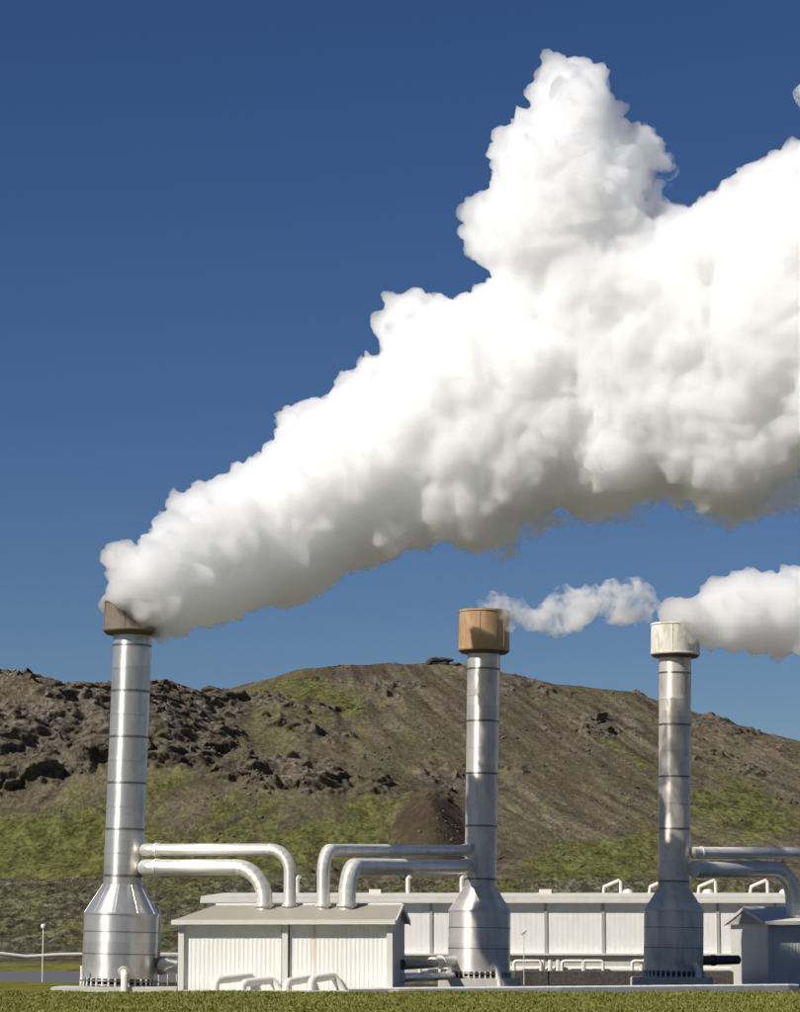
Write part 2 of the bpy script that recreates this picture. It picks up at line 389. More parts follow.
rk = ramp(t, math_(t, 'ADD', math_(t, 'MULTIPLY', med, 0.4), math_(t, 'MULTIPLY', fine, 0.6)), [(0.36, (0.035, 0.028, 0.021)), (0.5, (0.13, 0.107, 0.08)), (0.64, (0.30, 0.255, 0.20))])
rf = ramp_val(t, math_(t, 'ADD', attr('rock'), math_(t, 'MULTIPLY', fine, 0.6)), 0.5, 0.8)
rk = mixc(t, math_(t, 'MULTIPLY', ramp_val(t, math_(t, 'ADD', math_(t, 'MULTIPLY', big, .6), med), 0.78, 0.98), 0.75), rk, (0.095, 0.085, 0.042))
col = mixc(t, rf, col, rk)
lvc = ramp(t, math_(t, 'ADD', math_(t, 'MULTIPLY', med, 0.35), math_(t, 'MULTIPLY', fine, 0.65)), [(0.36, (0.022, 0.02, 0.012)), (0.49, (0.085, 0.078, 0.045)), (0.62, (0.26, 0.24, 0.17))])
lvc = mixc(t, ramp_val(t, math_(t, 'ADD', big, math_(t, 'MULTIPLY', med, 0.6)), 0.78, 0.95), lvc, moss)
col = mixc(t, attr('lava'), col, lvc)
t.links.new(col, b.inputs['Base Color']); b.inputs['Roughness'].default_value = 0.95; b.inputs['Specular IOR Level'].default_value = 0.15
hh = math_(t, 'ADD', math_(t, 'MULTIPLY', fine, 0.5), math_(t, 'MULTIPLY', nz(t, v, 5, 4, 0.7), 0.25))
bump(t, b, hh, 0.8, 1.1)
me.materials.append(m)
me.polygons.foreach_set('use_smooth', np.ones(len(me.polygons), bool))
# loose stones on the slopes
gz = (X2.reshape(ny, nx), Y2.reshape(ny, nx), Z2.reshape(ny, nx), rmask.reshape(ny, nx), (green.reshape(ny, nx)))
sv, sf = [], []
bm = bmesh.new(); bmesh.ops.create_icosphere(bm, subdivisions=1, radius=1.0)
bv = np.array([x.co[:] for x in bm.verts]); bf = np.array([[y_.index for y_ in x.verts] for x in bm.faces]); bm.free()
cnt = 0; clus = fbm(P3 / np.array([10.0, 25.0, 8.0]), 3, 201).reshape(ny, nx)
for _ in range(38000):
    j = int(RNG.integers(20, ny - 40)); i = int(RNG.integers(60, nx - 60))
    if gz[1][j, i] < 215 or gz[1][j, i] > 640: continue
    if clus[j, i] + .5 * gz[3][j, i] - .35 * min(1, gz[4][j, i]) < RNG.uniform(.0, 1.1): continue
    sz = .12 + .36 * RNG.random() ** 4
    q_ = bv * np.array([sz * RNG.uniform(.8, 1.5), sz * RNG.uniform(.8, 1.4), sz * RNG.uniform(.6, 1.1)]) * RNG.uniform(.75, 1.2, (len(bv), 1))
    a_ = RNG.uniform(0, 6.28); c_, s_ = math.cos(a_), math.sin(a_)
    q_ = np.stack([q_[:, 0] * c_ - q_[:, 1] * s_, q_[:, 0] * s_ + q_[:, 1] * c_, q_[:, 2]], 1)
    sv.append(q_ + np.array([gz[0][j, i], gz[1][j, i], gz[2][j, i] + sz * .25])); sf.append(bf + cnt * len(bv)); cnt += 1
sv = np.concatenate(sv); sf = np.concatenate(sf)
sme = bpy.data.meshes.new('stones'); sme.vertices.add(len(sv)); sme.vertices.foreach_set('co', sv.ravel()); sme.loops.add(sf.size); sme.loops.foreach_set('vertex_index', sf.ravel())
sme.polygons.add(len(sf)); sme.polygons.foreach_set('loop_start', np.arange(0, sf.size, 3)); sme.polygons.foreach_set('loop_total', np.full(len(sf), 3)); sme.update()
sm_, st_, sb_ = newmat('hill_stone')
st_.links.new(ramp(st_, nz(st_, coords(st_), .9, 4, .6), [(.35, (.03, .024, .019)), (.5, (.085, .07, .054)), (.66, (.20, .175, .14))]), sb_.inputs['Base Color']); sb_.inputs['Roughness'].default_value = .95
sme.materials.append(sm_); stones = bpy.data.objects.new('stones', sme); COL.objects.link(stones)
tag(stones, 'loose dark stones strewn over the slopes of the hill', 'stones', kind='stuff')

# near ground sheet, yard, road
m, t, b = newmat('lawn_ground')
v = coords(t); vs_ = coords(t, (1, 0.25, 1))
a1 = nz(t, v, 0.22, 5, 0.6); a2 = nz(t, vs_, 3.0, 5, 0.7)
g = ramp(t, math_(t, 'ADD', math_(t, 'MULTIPLY', a1, 0.5), math_(t, 'MULTIPLY', a2, 0.5)), [(0.36, (0.065, 0.07, 0.012)), (0.5, (0.14, 0.14, 0.02)), (0.64, (0.23, 0.20, 0.05))])
t.links.new(g, b.inputs['Base Color']); b.inputs['Roughness'].default_value = 0.95; b.inputs['Specular IOR Level'].default_value = 0.1
bump(t, b, a2, 0.6, 0.1); M['lawn'] = m
m, t, b = newmat('gravel_yard')
v = coords(t); a1 = nz(t, v, 6, 5, 0.7); a0 = nz(t, v, .4, 4, .6)
g = ramp(t, math_(t, 'ADD', math_(t, 'MULTIPLY', a1, .6), math_(t, 'MULTIPLY', a0, .4)), [(0.36, (0.03, 0.027, 0.022)), (0.6, (0.10, 0.093, 0.078))])
t.links.new(g, b.inputs['Base Color']); b.inputs['Roughness'].default_value = 0.95; bump(t, b, a1, 0.7, 0.05); M['gravel'] = m
m, t, b = newmat('asphalt')
a1 = nz(t, coords(t), 8, 4, 0.7)
t.links.new(mixc(t, a1, (0.075, 0.075, 0.078), (0.15, 0.15, 0.152)), b.inputs['Base Color']); b.inputs['Roughness'].default_value = 0.8; M['asphalt'] = m

def sheet(name, mat, x0, x1, y0, y1, z, nx_=2, ny_=2, fz=None):
    vv = []; ff = []
    for j in range(ny_ + 1):
        for i in range(nx_ + 1):
            x = x0 + (x1 - x0) * i / nx_; y = y0 + (y1 - y0) * j / ny_
            vv.append((x, y, fz(x, y) if fz else z))
    for j in range(ny_):
        for i in range(nx_):
            k = j * (nx_ + 1) + i; ff.append((k, k + 1, k + nx_ + 2, k + nx_ + 1))
    o = mk(name, vv, ff, mat); tag(o, kind='structure')
    for p in o.data.polygons: p.use_smooth = True
    return o
def lawn_z(x, y):
    e = max(0, min(1, (y - 90) / 14)); e = e * e * (3 - 2 * e)
    return (0.13 + 0.018 * math.sin(x * 0.7) + 0.015 * math.sin(x * 1.9 + y)) * e
sheet('ground', M['gravel'], -3000, 3000, -200, 3000, -0.06)
sheet('lawn', M['lawn'], -40, 40, 20, 108.2, 0, 160, 120, lawn_z)
sheet('yard', M['gravel'], -60, 60, 108.2, 150, -0.03)
sheet('side_lawn', M['lawn'], -60, -13.2, 108.3, 149, 0.1, 40, 20, lambda x, y: .12 + .03 * math.sin(x + y * .4))
# road on the left behind the plant, running across
rd = sheet('road', M['asphalt'], -60, -5, 152, 178, 0, 10, 8, lambda x, y: ground_z(y) + 0.05)
sheet('verge', M['lawn'], -60, 60, 178.3, 198, 0, 60, 12, lambda x, y: ground_z(y) + 0.03 + 0.05 * math.sin(x * 1.3 + y))

# grass blades on the lawn
nb = 90000
gx = RNG.uniform(-18, 18, nb); gy = 74 + (108.1 - 74) * RNG.uniform(0, 1, nb) ** 0.7
clump = noise(np.stack([gx * 0.8, gy * 0.8, gx * 0], 1), 77)
keep = RNG.uniform(-0.7, 0.7, nb) < clump + 0.25; gx = gx[keep]; gy = gy[keep]; clump = clump[keep]
nb = len(gx); hgt = RNG.uniform(0.03, 0.09, nb) * (1 + 0.9 * np.clip(clump, -.4, 1)); an = RNG.uniform(0, math.pi, nb); wd = RNG.uniform(0.015, 0.035, nb)
lean = RNG.normal(0, 0.04, (nb, 2))
zb = np.array([lawn_z(x, y) for x, y in zip(gx, gy)]) - .01
v0 = np.stack([gx - wd * np.cos(an), gy - wd * np.sin(an), zb], 1); v1 = np.stack([gx + wd * np.cos(an), gy + wd * np.sin(an), zb], 1)
v2 = np.stack([gx + lean[:, 0], gy + lean[:, 1], zb + hgt], 1)
co = np.stack([v0, v1, v2], 1).reshape(-1, 3)
me = bpy.data.meshes.new('grass'); me.vertices.add(len(co)); me.vertices.foreach_set('co', co.ravel())
me.loops.add(len(co)); me.loops.foreach_set('vertex_index', np.arange(len(co))); me.polygons.add(nb)
me.polygons.foreach_set('loop_start', np.arange(0, len(co), 3)); me.polygons.foreach_set('loop_total', np.full(nb, 3)); me.update()
m, t, b = newmat('grass_blade')
a1 = nz(t, coords(t), 0.35, 4, 0.6); a2 = nz(t, coords(t), 14, 2, 0.6)
t.links.new(ramp(t, math_(t, 'ADD', math_(t, 'MULTIPLY', a1, .5), math_(t, 'MULTIPLY', a2, .5)), [(0.36, (0.10, 0.11, 0.015)), (0.5, (0.175, 0.175, 0.028)), (0.64, (0.29, 0.24, 0.07))]), b.inputs['Base Color'])
b.inputs['Roughness'].default_value = 0.8; me.materials.append(m)
go = bpy.data.objects.new('grass', me); COL.objects.link(go)
tag(go, 'mown olive green grass of the lawn along the bottom of the picture', 'grass', kind='stuff')

# ================================================================== STACKS
LEAN = 1.45
def stack(px_base, D, y_base, y_drum, y_neck, y_cap0, y_cap1, w_drum, w_neck0, w_neck1, w_cap, mats, seams_px, spout, label, lean, pl, cone_top_blend=0.0):
    s = sc_at(D)
    root = empty('exhaust_stack', (W(px_base, 960, D).x, D, 0), (0, R(lean), 0))
    tag(root, label, 'stack', 'metal exhaust stacks in a row')
    zz = lambda y: W(400, y, D).z
    zb, zd, zn, zc0, zc1 = zz(y_base), zz(y_drum), zz(y_neck), zz(y_cap0), zz(y_cap1)
    rd, rn0, rn1, rc = w_drum / 2 / s, w_neck0 / 2 / s, w_neck1 / 2 / sc_at(D, 650), w_cap / 2 / sc_at(D, 630)
    st, cp = mats
    MB().lathe([(0, zb), (rd, zb), (rd, zd), (0, zd)], 72).build('base_drum', st, root, auto=30)
    mb = MB(); mb.lathe([(0, zd + .003), (rd + .02, zd + .003), (rn0 + .02, zn), (0, zn)], 72); mb.build('cone', st, root, auto=30)
    MB().lathe([(0, zn - .05), (rn0, zn - .05), (rn1, zc0 + .3), (0, zc0 + .3)], 64).build('neck', st, root, auto=30)
    # seam bands round the neck, drum and the cone ribs
    z = zn + 0.35; st_m = (zc0 - zn) / seams_px
    k = 0
    while z < zc0 - .15:
        f = (z - zn) / (zc0 - zn); r_ = rn0 + (rn1 - rn0) * f
        MB().lathe([(r_ - .01, z - .05), (r_ + .014, z - .045), (r_ + .014, z + .045), (r_ - .01, z + .05)], 64).build('seam_band', M['steel_dark'] if k % 2 == 0 else st, root, auto=40)
        z += st_m; k += 1
    for zz_ in (zb + (zd - zb) * .38, zb + (zd - zb) * .72):
        MB().lathe([(rd - .01, zz_ - .02), (rd + .01, zz_ - .018), (rd + .01, zz_ + .018), (rd - .01, zz_ + .02)], 72).build('seam_band', M['steel_dark'], root, auto=40)
    mb = MB(); mb.lathe([(rd - .01, zd - .05), (rd + .03, zd - .045), (rd + .035, zd + .02), (rd - .01, zd + .03)], 72); mb.build('shoulder_ring', st, root, auto=40)
    for j in range(10):
        a = 2 * math.pi * (j + .35) / 10; ca, sa = math.cos(a), math.sin(a)
        MB().tube([(ca * (rd + .018), sa * (rd + .018), zd + .01), (ca * (rn0 + .018), sa * (rn0 + .018), zn)], .009, 6).build('cone_rib', st, root)
    # base ring with bolts
    mb = MB(); mb.lathe([(rd - .05, zb - .1), (rd + .09, zb - .1), (rd + .09, zb - .055), (rd - .05, zb - .055)], 72)
    mb.lathe([(rd - .06, zb - .27), (rd + .06, zb - .27), (rd + .06, zb - .22), (rd - .06, zb - .22)], 72); mb.build('base_ring', M['steel_dark'], root, auto=40)
    for j in range(36):
        a = 2 * math.pi * j / 36; MB().cyl((math.cos(a) * (rd + .03), math.sin(a) * (rd + .03)), .04, zb - .3, zb + .01, 8).build('anchor_bolt', M['white_pipe'], root, auto=40)
    MB().lathe([(0, zb - .3), (rd * .93, zb - .3), (rd * .93, zb - .005), (0, zb - .005)], 48).build('skirt', M['inside'], root, auto=30)
    # plinth
    x0, x1 = pl
    bm = bmesh.new(); bmesh.ops.create_cube(bm, size=1)
    zt = zb - .3
    for vv in bm.verts:
        vv.co.x = x0 / s if vv.co.x < 0 else x1 / s; vv.co.y *= rd * 2 + .7; vv.co.z = zt if vv.co.z > 0 else -0.1
    bmesh.ops.bevel(bm, geom=bm.edges[:], offset=.03, segments=2, affect='EDGES')
    pme = bpy.data.meshes.new('plinth'); bm.to_mesh(pme); bm.free(); pme.materials.append(M['concrete'])
    po = bpy.data.objects.new('plinth', pme); COL.objects.link(po); po.parent = root; po.rotation_euler = (0, -R(lean), 0)
    # cap
    H = zc1 - zc0
    prof = [(rc * .985, zc0 - .02), (rc, zc0 + .04), (rc * .985, zc1 - .06), (rc * 1.0, zc1), (rc * .93, zc1), (rc * .92, zc0 + .5), (rn1 * .9, zc0 + .45), (0, zc0 + .45)]
    cap = MB().lathe(prof, 72).build('cap', cp, root, auto=35)
    MB().lathe([(0, zc0 - .17), (rn1 + .03, zc0 - .17), (rc * .90, zc0 - .12), (rc * .985, zc0 - .022), (rc * .93, zc0 + .4), (0, zc0 + .42)], 72).build('cap_underside', M['underside'], cap, auto=40)
    MB().lathe([(rc * .995, zc0 + .02), (rc + .018, zc0 + .025), (rc + .018, zc0 + .065), (rc * .995, zc0 + .07)], 72).build('cap_rim', cp, cap, auto=40)
    for j in range(6):
        a = 2 * math.pi * (j + .3) / 6
        MB().tube([(math.cos(a) * (rc + .004), math.sin(a) * (rc + .004), zc0 + .08), (math.cos(a) * (rc + .002), math.sin(a) * (rc + .002), zc1 - .03)], .018, 6).build('cap_seam', cp, cap)
    MB().lathe([(rc * .995, zc1 - .09), (rc + .022, zc1 - .085), (rc + .022, zc1 - .045), (rc * .995, zc1 - .04)], 72).build('cap_rim', cp, cap, auto=40)
    # drain spout at the foot
    a = R(spout); dx, dy = math.cos(a), math.sin(a)
    p0 = Vector((dx * (rd - .05), dy * (rd - .05), zb + .32)); pe = Vector((dx * (rd + .55), dy * (rd + .55), zb + .02))
    pts = bend(p0, (dx * (rd + .38), dy * (rd + .38), zb + .17), (dx * (rd + .52), dy * (rd + .52), -0.02), .2, 8)
    mb = MB(); mb.tube(pts, .145, 16); mb.build('drain_spout', M['white_pipe'], root, auto=50)
    d = (Vector(pts[1]) - p0).normalized()
    MB().tube([p0 + d * .1, p0 + d * .17], .23, 16).build('flange', M['white_pipe'], root, auto=40)
    root['_m'] = 0; del root['_m']
    return root, s, rd, rn0, (zb, zd, zn, zc0, zc1)

stack(119, 115.5, 979, 914, 885, 632, 602, 74.5, 39.5, 38.5, 59, (M['steel'], M['cap_left']), 11, -78,
      'tallest thick shiny stack at far left, with the big plume pouring over its tan cap', LEAN, (-62, 62))
stack(478.5, 134, 972, 911, 887, 651, 611, 62, 31.5, 33, 51, (M['steel_mid'], M['cap_mid']), 9, -62,
      'middle stack with the rusty orange cap and a thin wisp of steam', LEAN * .8, (-40, 40))
stack(673, 140, 971, 911, 889, 655, 624, 59.5, 32, 32, 49, (M['steel_right'], M['cap_right']), 9, -55,
      'right stack with the lime white cap, its lower half in grey shade', LEAN * .8, (-40, 36))

# thin riser and white post on the left stack
MB().tube([W(158.5, 975, 116.2), W(159.5, 912, 116.2), W(157, 906, 116.2)], .06, 8).build('riser_pipe', M['white_pipe'], smooth=True)
o = bpy.data.objects['riser_pipe']; tag(o, 'thin upright pipe along the right side of the far left stack', 'pipe')
o = MB().tube([W(82, 980, 114.2), W(82, 966, 114.2)], .07, 10).build('marker_post', M['white_pipe'], auto=40)
tag(o, 'short white post at the left foot of the far left stack', 'post')

# ================================================================== HUTS
def ribbed(mb, x0, x1, y, z0, z1, pitch=.17, dep=.008):
    xs_ = []; x = x0
    while x < x1 - 1e-3:
        for fx, fy in ((0, 0), (.35, 0), (.5, dep), (.85, dep)):
            xx = x + fx * pitch
            if xx < x1: xs_.append((xx, y - fy))
        x += pitch
    xs_.append((x1, y))
    v = []; f = []
    for (a, b_) in xs_: v += [(a, b_, z0), (a, b_, z1)]
    for i in range(len(xs_) - 1): f.append((2 * i, 2 * i + 2, 2 * i + 3, 2 * i + 1))
    # back so that the sheet has thickness
    n = len(v); v += [(x0, y + .05, z0), (x0, y + .05, z1), (x1, y + .05, z0), (x1, y + .05, z1)]
    f += [(n, n + 1, n + 3, n + 2), (0, 1, n + 1, n), (n - 2, n + 2, n + 3, n - 1)]
    mb.add(v, f)
def rust_wall(name, base, sx_):
    m, t, b = newmat(name)
    tc = t.nodes.new('ShaderNodeTexCoord'); s = t.nodes.new('ShaderNodeSeparateXYZ'); t.links.new(tc.outputs['Object'], s.inputs[0])
    f = nz(t, coords(t, (1, 1, .2)), 1.4, 6, .65); wv = nz(t, coords(t, (9, 1, .25)), 1.0, 5, .7)
    d = math_(t, 'ABSOLUTE', math_(t, 'SUBTRACT', s.outputs[0], sx_))
    k = math_(t, 'MULTIPLY', ramp_val(t, math_(t, 'MULTIPLY', d, -1), -.22, -.02), ramp_val(t, wv, .35, .7))
    k = math_(t, 'MULTIPLY', k, ramp_val(t, s.outputs[2], .3, 2.2))
    col = mixc(t, math_(t, 'MULTIPLY', ramp_val(t, f, .45, .8), .25), base, (.5, .45, .35))
    low = math_(t, 'MULTIPLY', ramp_val(t, math_(t, 'ADD', math_(t, 'MULTIPLY', s.outputs[2], -1), wv), -.1, .5), .35)
    col = mixc(t, low, col, (.42, .38, .28))
    col = mixc(t, math_(t, 'MULTIPLY', k, .85), col, (.50, .30, .12))
    t.links.new(col, b.inputs['Base Color']); b.inputs['Roughness'].default_value = .45
    return m

def hut(loc, rot, Wd, Dp, He, Hr, hip, mats, bays, label, rustx=None):
    wallm, trimm, postm, roofm = mats
    root = empty('equipment_hut', loc, (0, 0, rot)); tag(root, label, 'hut', 'gabled sheet metal huts')
    ov = .22
    mb = MB()
    bx = [Wd * k / bays for k in range(bays + 1)]
    for k in range(bays):
        mb = MB(); ribbed(mb, bx[k] + .16, bx[k + 1] - .16, .16, .08, He - .16)
        mb.build('front_panel', wallm, root)
    for k, x in enumerate(bx):
        x0 = 0 if k == 0 else (x - .22 if k == bays else x - .11)
        MB().box(x0, x0 + .22, 0, .2, 0, He - .02).build('post', trimm, root)
    MB().box(.22, Wd - .22, .02, .2, 0, .078).build('sill', M['kerb'], root)
    # side and back walls with gable
    for side, xx in (('r', Wd - .2), ('l', 0)):
        a, b_ = xx + .02, xx + .18
        top = Hr - .12 if not (hip and side == 'l') else He
        prof = [(.2, .0), (Dp, 0), (Dp, He - .05), (Dp / 2, top), (.2, He - .05)]
        v = [(a, y, z) for y, z in prof] + [(b_, y, z) for y, z in prof]
        f = [(0, 1, 2, 3, 4), (9, 8, 7, 6, 5)] + [(i, (i + 1) % 5, 5 + (i + 1) % 5, 5 + i) for i in range(5)]
        MB().add(v, f).build('end_wall', wallm if rustx is None else M['wall_end'], root)
    MB().box(.22, Wd - .22, Dp - .12, Dp, 0, He - .1).build('back_wall', trimm, root)
    # roof: solid, ridge along x
    hx = hip
    th = .1
    bot = [(-ov, -ov, He), (Wd + ov * .6, -ov, He), (Wd + ov * .6, Dp + ov, He), (-ov, Dp + ov, He)]
    rid = [(-ov + hx, Dp / 2, Hr), (Wd + ov * .6, Dp / 2, Hr)]
    v = bot + rid + [(x, y, z - th) for x, y, z in bot] + [(x, y, z - th) for x, y, z in rid]
    f = [(0, 1, 5, 4), (2, 3, 4, 5), (0, 4, 3), (6, 10, 11, 7), (8, 11, 10, 9), (6, 9, 10),
         (0, 6, 7, 1), (2, 8, 9, 3), (0, 3, 9, 6), (1, 7, 11, 5), (5, 11, 8, 2)]
    rf = MB().add(v, f).build('roof', roofm, root)
    # fascia along the front eave and ridge cap
    MB().box(-ov - .01, Wd + ov * .6 + .01, -ov - .05, -ov - .003, He - .15, He + .03).build('fascia', trimm, rf)
    MB().tube([(rid[0][0], rid[0][1], Hr + .0), (rid[1][0], rid[1][1], Hr + .0)], .06, 8).build('ridge_cap', trimm, rf)
    L = math.hypot(Dp / 2 + ov, Hr - He)
    for s_ in (-1, 1):
        y0 = -ov if s_ < 0 else Dp + ov
        a = Vector((Wd + ov * .6 + .035, y0, He - .05)); c = Vector((Wd + ov * .6 + .035, Dp / 2, Hr - .05))
        v = []
        for p in (a, c):
            for dx in (-.03, .03):
                for dz in (-.09, .07): v.append((p.x + dx, p.y, p.z + dz))
        f = [(0, 1, 3, 2), (4, 6, 7, 5), (0, 4, 5, 1), (2, 3, 7, 6), (0, 2, 6, 4), (1, 5, 7, 3)]
        MB().add(v, f).build('barge_board', trimm, rf)
        if not hip:
            MB().add([(p[0] - (Wd + ov * 1.6 + .07), p[1], p[2]) for p in v], f).build('barge_board', trimm, rf)
    return root
M['wall_rust'] = rust_wall('white_ribbed_wall', (.84, .82, .765), 5.25)
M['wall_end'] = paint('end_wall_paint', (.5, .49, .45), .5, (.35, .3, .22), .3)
yaw1 = R(-7)
hl = W(178, 955, 111.3)
HW = 8.28
hut_l = hut((hl.x, 111.3, 0), yaw1, HW, 4.0, 2.79, 3.42, 1.3, (M['wall_rust'], M['trim'], M['post'], M['roof']), 2,
    'white ribbed metal hut with a rust streak between the left and middle stacks', 1)
yaw2 = R(13)
hr_ = W(768, 955, 142)
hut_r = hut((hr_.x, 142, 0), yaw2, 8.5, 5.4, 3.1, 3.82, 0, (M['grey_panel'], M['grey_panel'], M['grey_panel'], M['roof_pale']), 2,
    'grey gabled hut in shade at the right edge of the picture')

# ================================================================== OVERHEAD PIPES
def pipe(name, pts, r, label, group, collars=(), mat=None, capend=None, cat='pipe', segs=True, n=20):
    root = MB().tube(pts, r, n); o = root.build(name, mat or M['pipe'], None, auto=50)
    tag(o, label, cat, group)
    for (p, d, rr, ln) in collars:
        d = Vector(d).normalized(); p = Vector(p)
        MB().tube([p - d * ln / 2, p + d * ln / 2], rr, n).build('collar', mat or M['pipe'], o, auto=50)
    return o
def segring(pts, r, every=.32):
    """ring joints along a path: list of collars"""
    out = []; acc = 0
    for a, b_ in zip(pts, pts[1:]):
        acc += (b_ - a).length
        if acc >= every: out.append((b_, (b_ - a), r + .012, .03)); acc = 0
    return out
def overhead(x0, y0, D0, x1, D1, rad_px, w_px, label, elbow=False):
    s = sc_at((D0 + D1) / 2)
    a = W(x0, y0, D0); c = W(x1, y0, D1); e = Vector((c.x, c.y, 3.1))
    pts = bend(a, c, e, rad_px / s, 14)
    r = w_px / 2 / s
    if elbow: pts = bend(a + Vector((-.1, 1.3, 0)), a, pts[1], r * 1.25, 8)[:-1] + pts[1:]
    d0 = (c - a).normalized(); d = (pts[1] - pts[0]).normalized()
    cs = [(a + d0 * .5, d0, r + .035, .1), (a + d0 * .62, d0, r + .02, .05), (e + Vector((0, 0, .30)), (0, 0, 1), r + .07, .1)]
    cs += segring(pts[2:-1], r, .01)[::2]
    return pipe('overhead_pipe', pts, r, label, 'overhead pipes between stacks and huts', cs)
overhead(145, 850, 114.5, 290, 112.6, 21, 12.5, 'thinner upper pipe from the left stack down to the hut roof', True)
overhead(145, 867.5, 114.3, 264.5, 112.5, 31, 16, 'thicker lower pipe from the left stack down to the hut roof', True)
overhead(468, 850.5, 133.5, 323.5, 112.2, 22, 12, 'thinner upper pipe running from the middle stack left to the hut roof')
overhead(467, 867, 133.3, 347, 112.1, 31, 16, 'thicker lower pipe running from the middle stack left to the hut roof')
overhead(693, 853, 139.6, 826, 143.6, 22, 11.5, 'thinner upper pipe from the right stack running out of the picture')
overhead(694, 869.5, 139.4, 793, 143.4, 30, 17, 'thicker lower pipe from the right stack bending down to the grey hut')
# end domes where left pipes meet the stack
for (x, y, D, w_) in ((145, 850, 116.6, 13.5), (144, 867.5, 116.4, 17)):
    pass

# goosenecks in front of the left hut
for k, (xa, xb, y) in enumerate(((216, 249, 977), (243, 272, 980), (287, 308, 979), (312, 334, 976))):
    D = 110.0 - .35 * k / 3
    a = W(xb, y, D + .9); c = W(xa, y + 3.5, D - .1)
    e = Vector((c.x - .05, c.y - .05, -.05))
    st = Vector((a.x + .42, a.y - .1, -.05)) if k in (1, 3) else Vector((a.x + .1, a.y + .6, a.z))
    pts = bend(a, c, e, .22, 8)
    if k in (1, 3): pts = bend(st, a, pts[1], .2, 8)[:-1] + pts[1:]
    else: pts = [st] + pts
    labs = ['longest low white gooseneck pipe at the foot of the hut, leftmost of four', 'second low gooseneck pipe from the left at the foot of the hut',
            'small low gooseneck pipe just right of the middle post of the hut', 'rightmost low gooseneck pipe, under the rust streak of the hut']
    pipe('gooseneck_pipe', pts, .155, labs[k], 'gooseneck pipes at the foot of the hut', mat=M['white_pipe'])

# ================================================================== LONG BUILDING
DB = 168
def LB(px, y): return W(px, y, DB)
xL, xR = LB(206, 900).x, LB(1010, 900).x
zT, zE, zW0 = LB(400, 892.5).z, LB(400, 900.5).z, LB(400, 955).z
sB = sc_at(DB)
lb = empty('long_building', (xL, DB, 0)); tag(lb, 'long low white panelled building running behind the stacks', 'building')
Lw = xR - xL
posts_px = [431, 489.5, 547.5, 605, 661, 717]
step = 57.4
allp = [431 + step * k for k in range(-5, 11)]
px_to = lambda p: LB(p, 930).x - xL
edges = [0.0] + [px_to(p) for p in allp if px_to(p) > .6]
edges = [e for e in edges if e < Lw] + [Lw]
for a, b_ in zip(edges, edges[1:]):
    mb = MB(); ribbed(mb, a + .09, b_ - .09, 0.0, zW0, zE - .12, .3, .003); mb.build('wall_panel', M['white'], lb)
for e in edges[1:-1]:
    MB().box(e - .085, e + .085, -.07, .1, zW0 - .02, zE - .1).build('post', M['post'], lb)
MB().box(0, .2, 0.06, 9, ground_z(DB) - 1, zE).build('end_wall', M['wall_end'], lb)
MB().box(.21, Lw, .06, 9, 0, zE - .14).build('core_wall', M['white'], lb)
v = [(-.3, -.35, zE - .12), (Lw, -.35, zE - .12), (Lw, -.35, zE + .22), (-.3, -.35, zE + .22), (-.3 + 1.2, 1.6, zT + .0), (Lw, 1.6, zT + .0), (Lw, 9, zT), (-.3 + 1.2, 9, zT), (-.3, 9.3, zE - .12), (Lw, 9.3, zE - .12), (-.3, 9.3, zE+.1), (Lw, 9.3, zE+.1)]
f = [(0, 1, 2, 3), (3, 2, 5, 4), (4, 5, 6, 7), (7, 6, 11, 10), (10, 11, 9, 8), (0, 3, 4, 7, 10, 8), (1, 9, 11, 6, 5, 2), (0, 8, 9, 1)]
rf = MB().add(v, f).build('roof', M['roof_pale'], lb)
MB().box(-.32, Lw, -.41, -.353, zE - .16, zE - .02).build('gutter', M['trim'], rf)
# low skirt wall below
MB().box(0.1, Lw, -.25, .05, ground_z(DB) - .4, zW0 - .03).build('plinth_wall', M['concrete'], lb)
MB().box(0.05, Lw, -.5, .0, zW0 - .03, zW0 + .08).build('ledge', M['trim'], lb)
def roofvent(px, kind):
    p = W(px, 893, DB + 1.8); x = p.x - xL; z0 = zT - .1
    if kind == 'u':     # slanted inverted U
        w_ = 16 / sB; h = 14.5 / sB
        pts = [(x - w_ / 2 - .1, 1.9, z0), (x - w_ / 2 - .05, 1.9, z0 + h * .55), (x + w_ / 2 - .1, 1.9, z0 + h), (x + w_ / 2, 1.9, z0 + h - .08), (x + w_ / 2, 1.9, z0)]
        MB().tube(pts, .10, 10).build('roof_vent', M['white_pipe'], rf, auto=60)
    elif kind == 'dome':
        MB().lathe([(.34, z0), (.32, z0 + .18), (.2, z0 + .3), (0, z0 + .34)], 16, (x, 1.9)).build('roof_dome', M['white_pipe'], rf, auto=60)
    elif kind == 'stub':
        MB().tube([(x, 2.4, z0), (x, 2.4, z0 + .95), (x + .12, 2.3, z0 + 1.08)], .13, 10).build('roof_vent', M['white_pipe'], rf, auto=60)
    elif kind == 'bump':
        MB().box(x - .35, x + .35, 1.2, 1.9, z0, z0 + .3).build('roof_hatch', M['white_pipe'], rf)
for p, k in ((297, 'stub'), (408, 'stub'), (462, 'stub'), (545, 'bump'), (375, 'bump'), (613, 'u'), (628, 'dome'), (659, 'u'), (708, 'u'), (708, 'dome'), (760, 'u'), (785, 'dome'), (822, 'u')):
    roofvent(p, k)

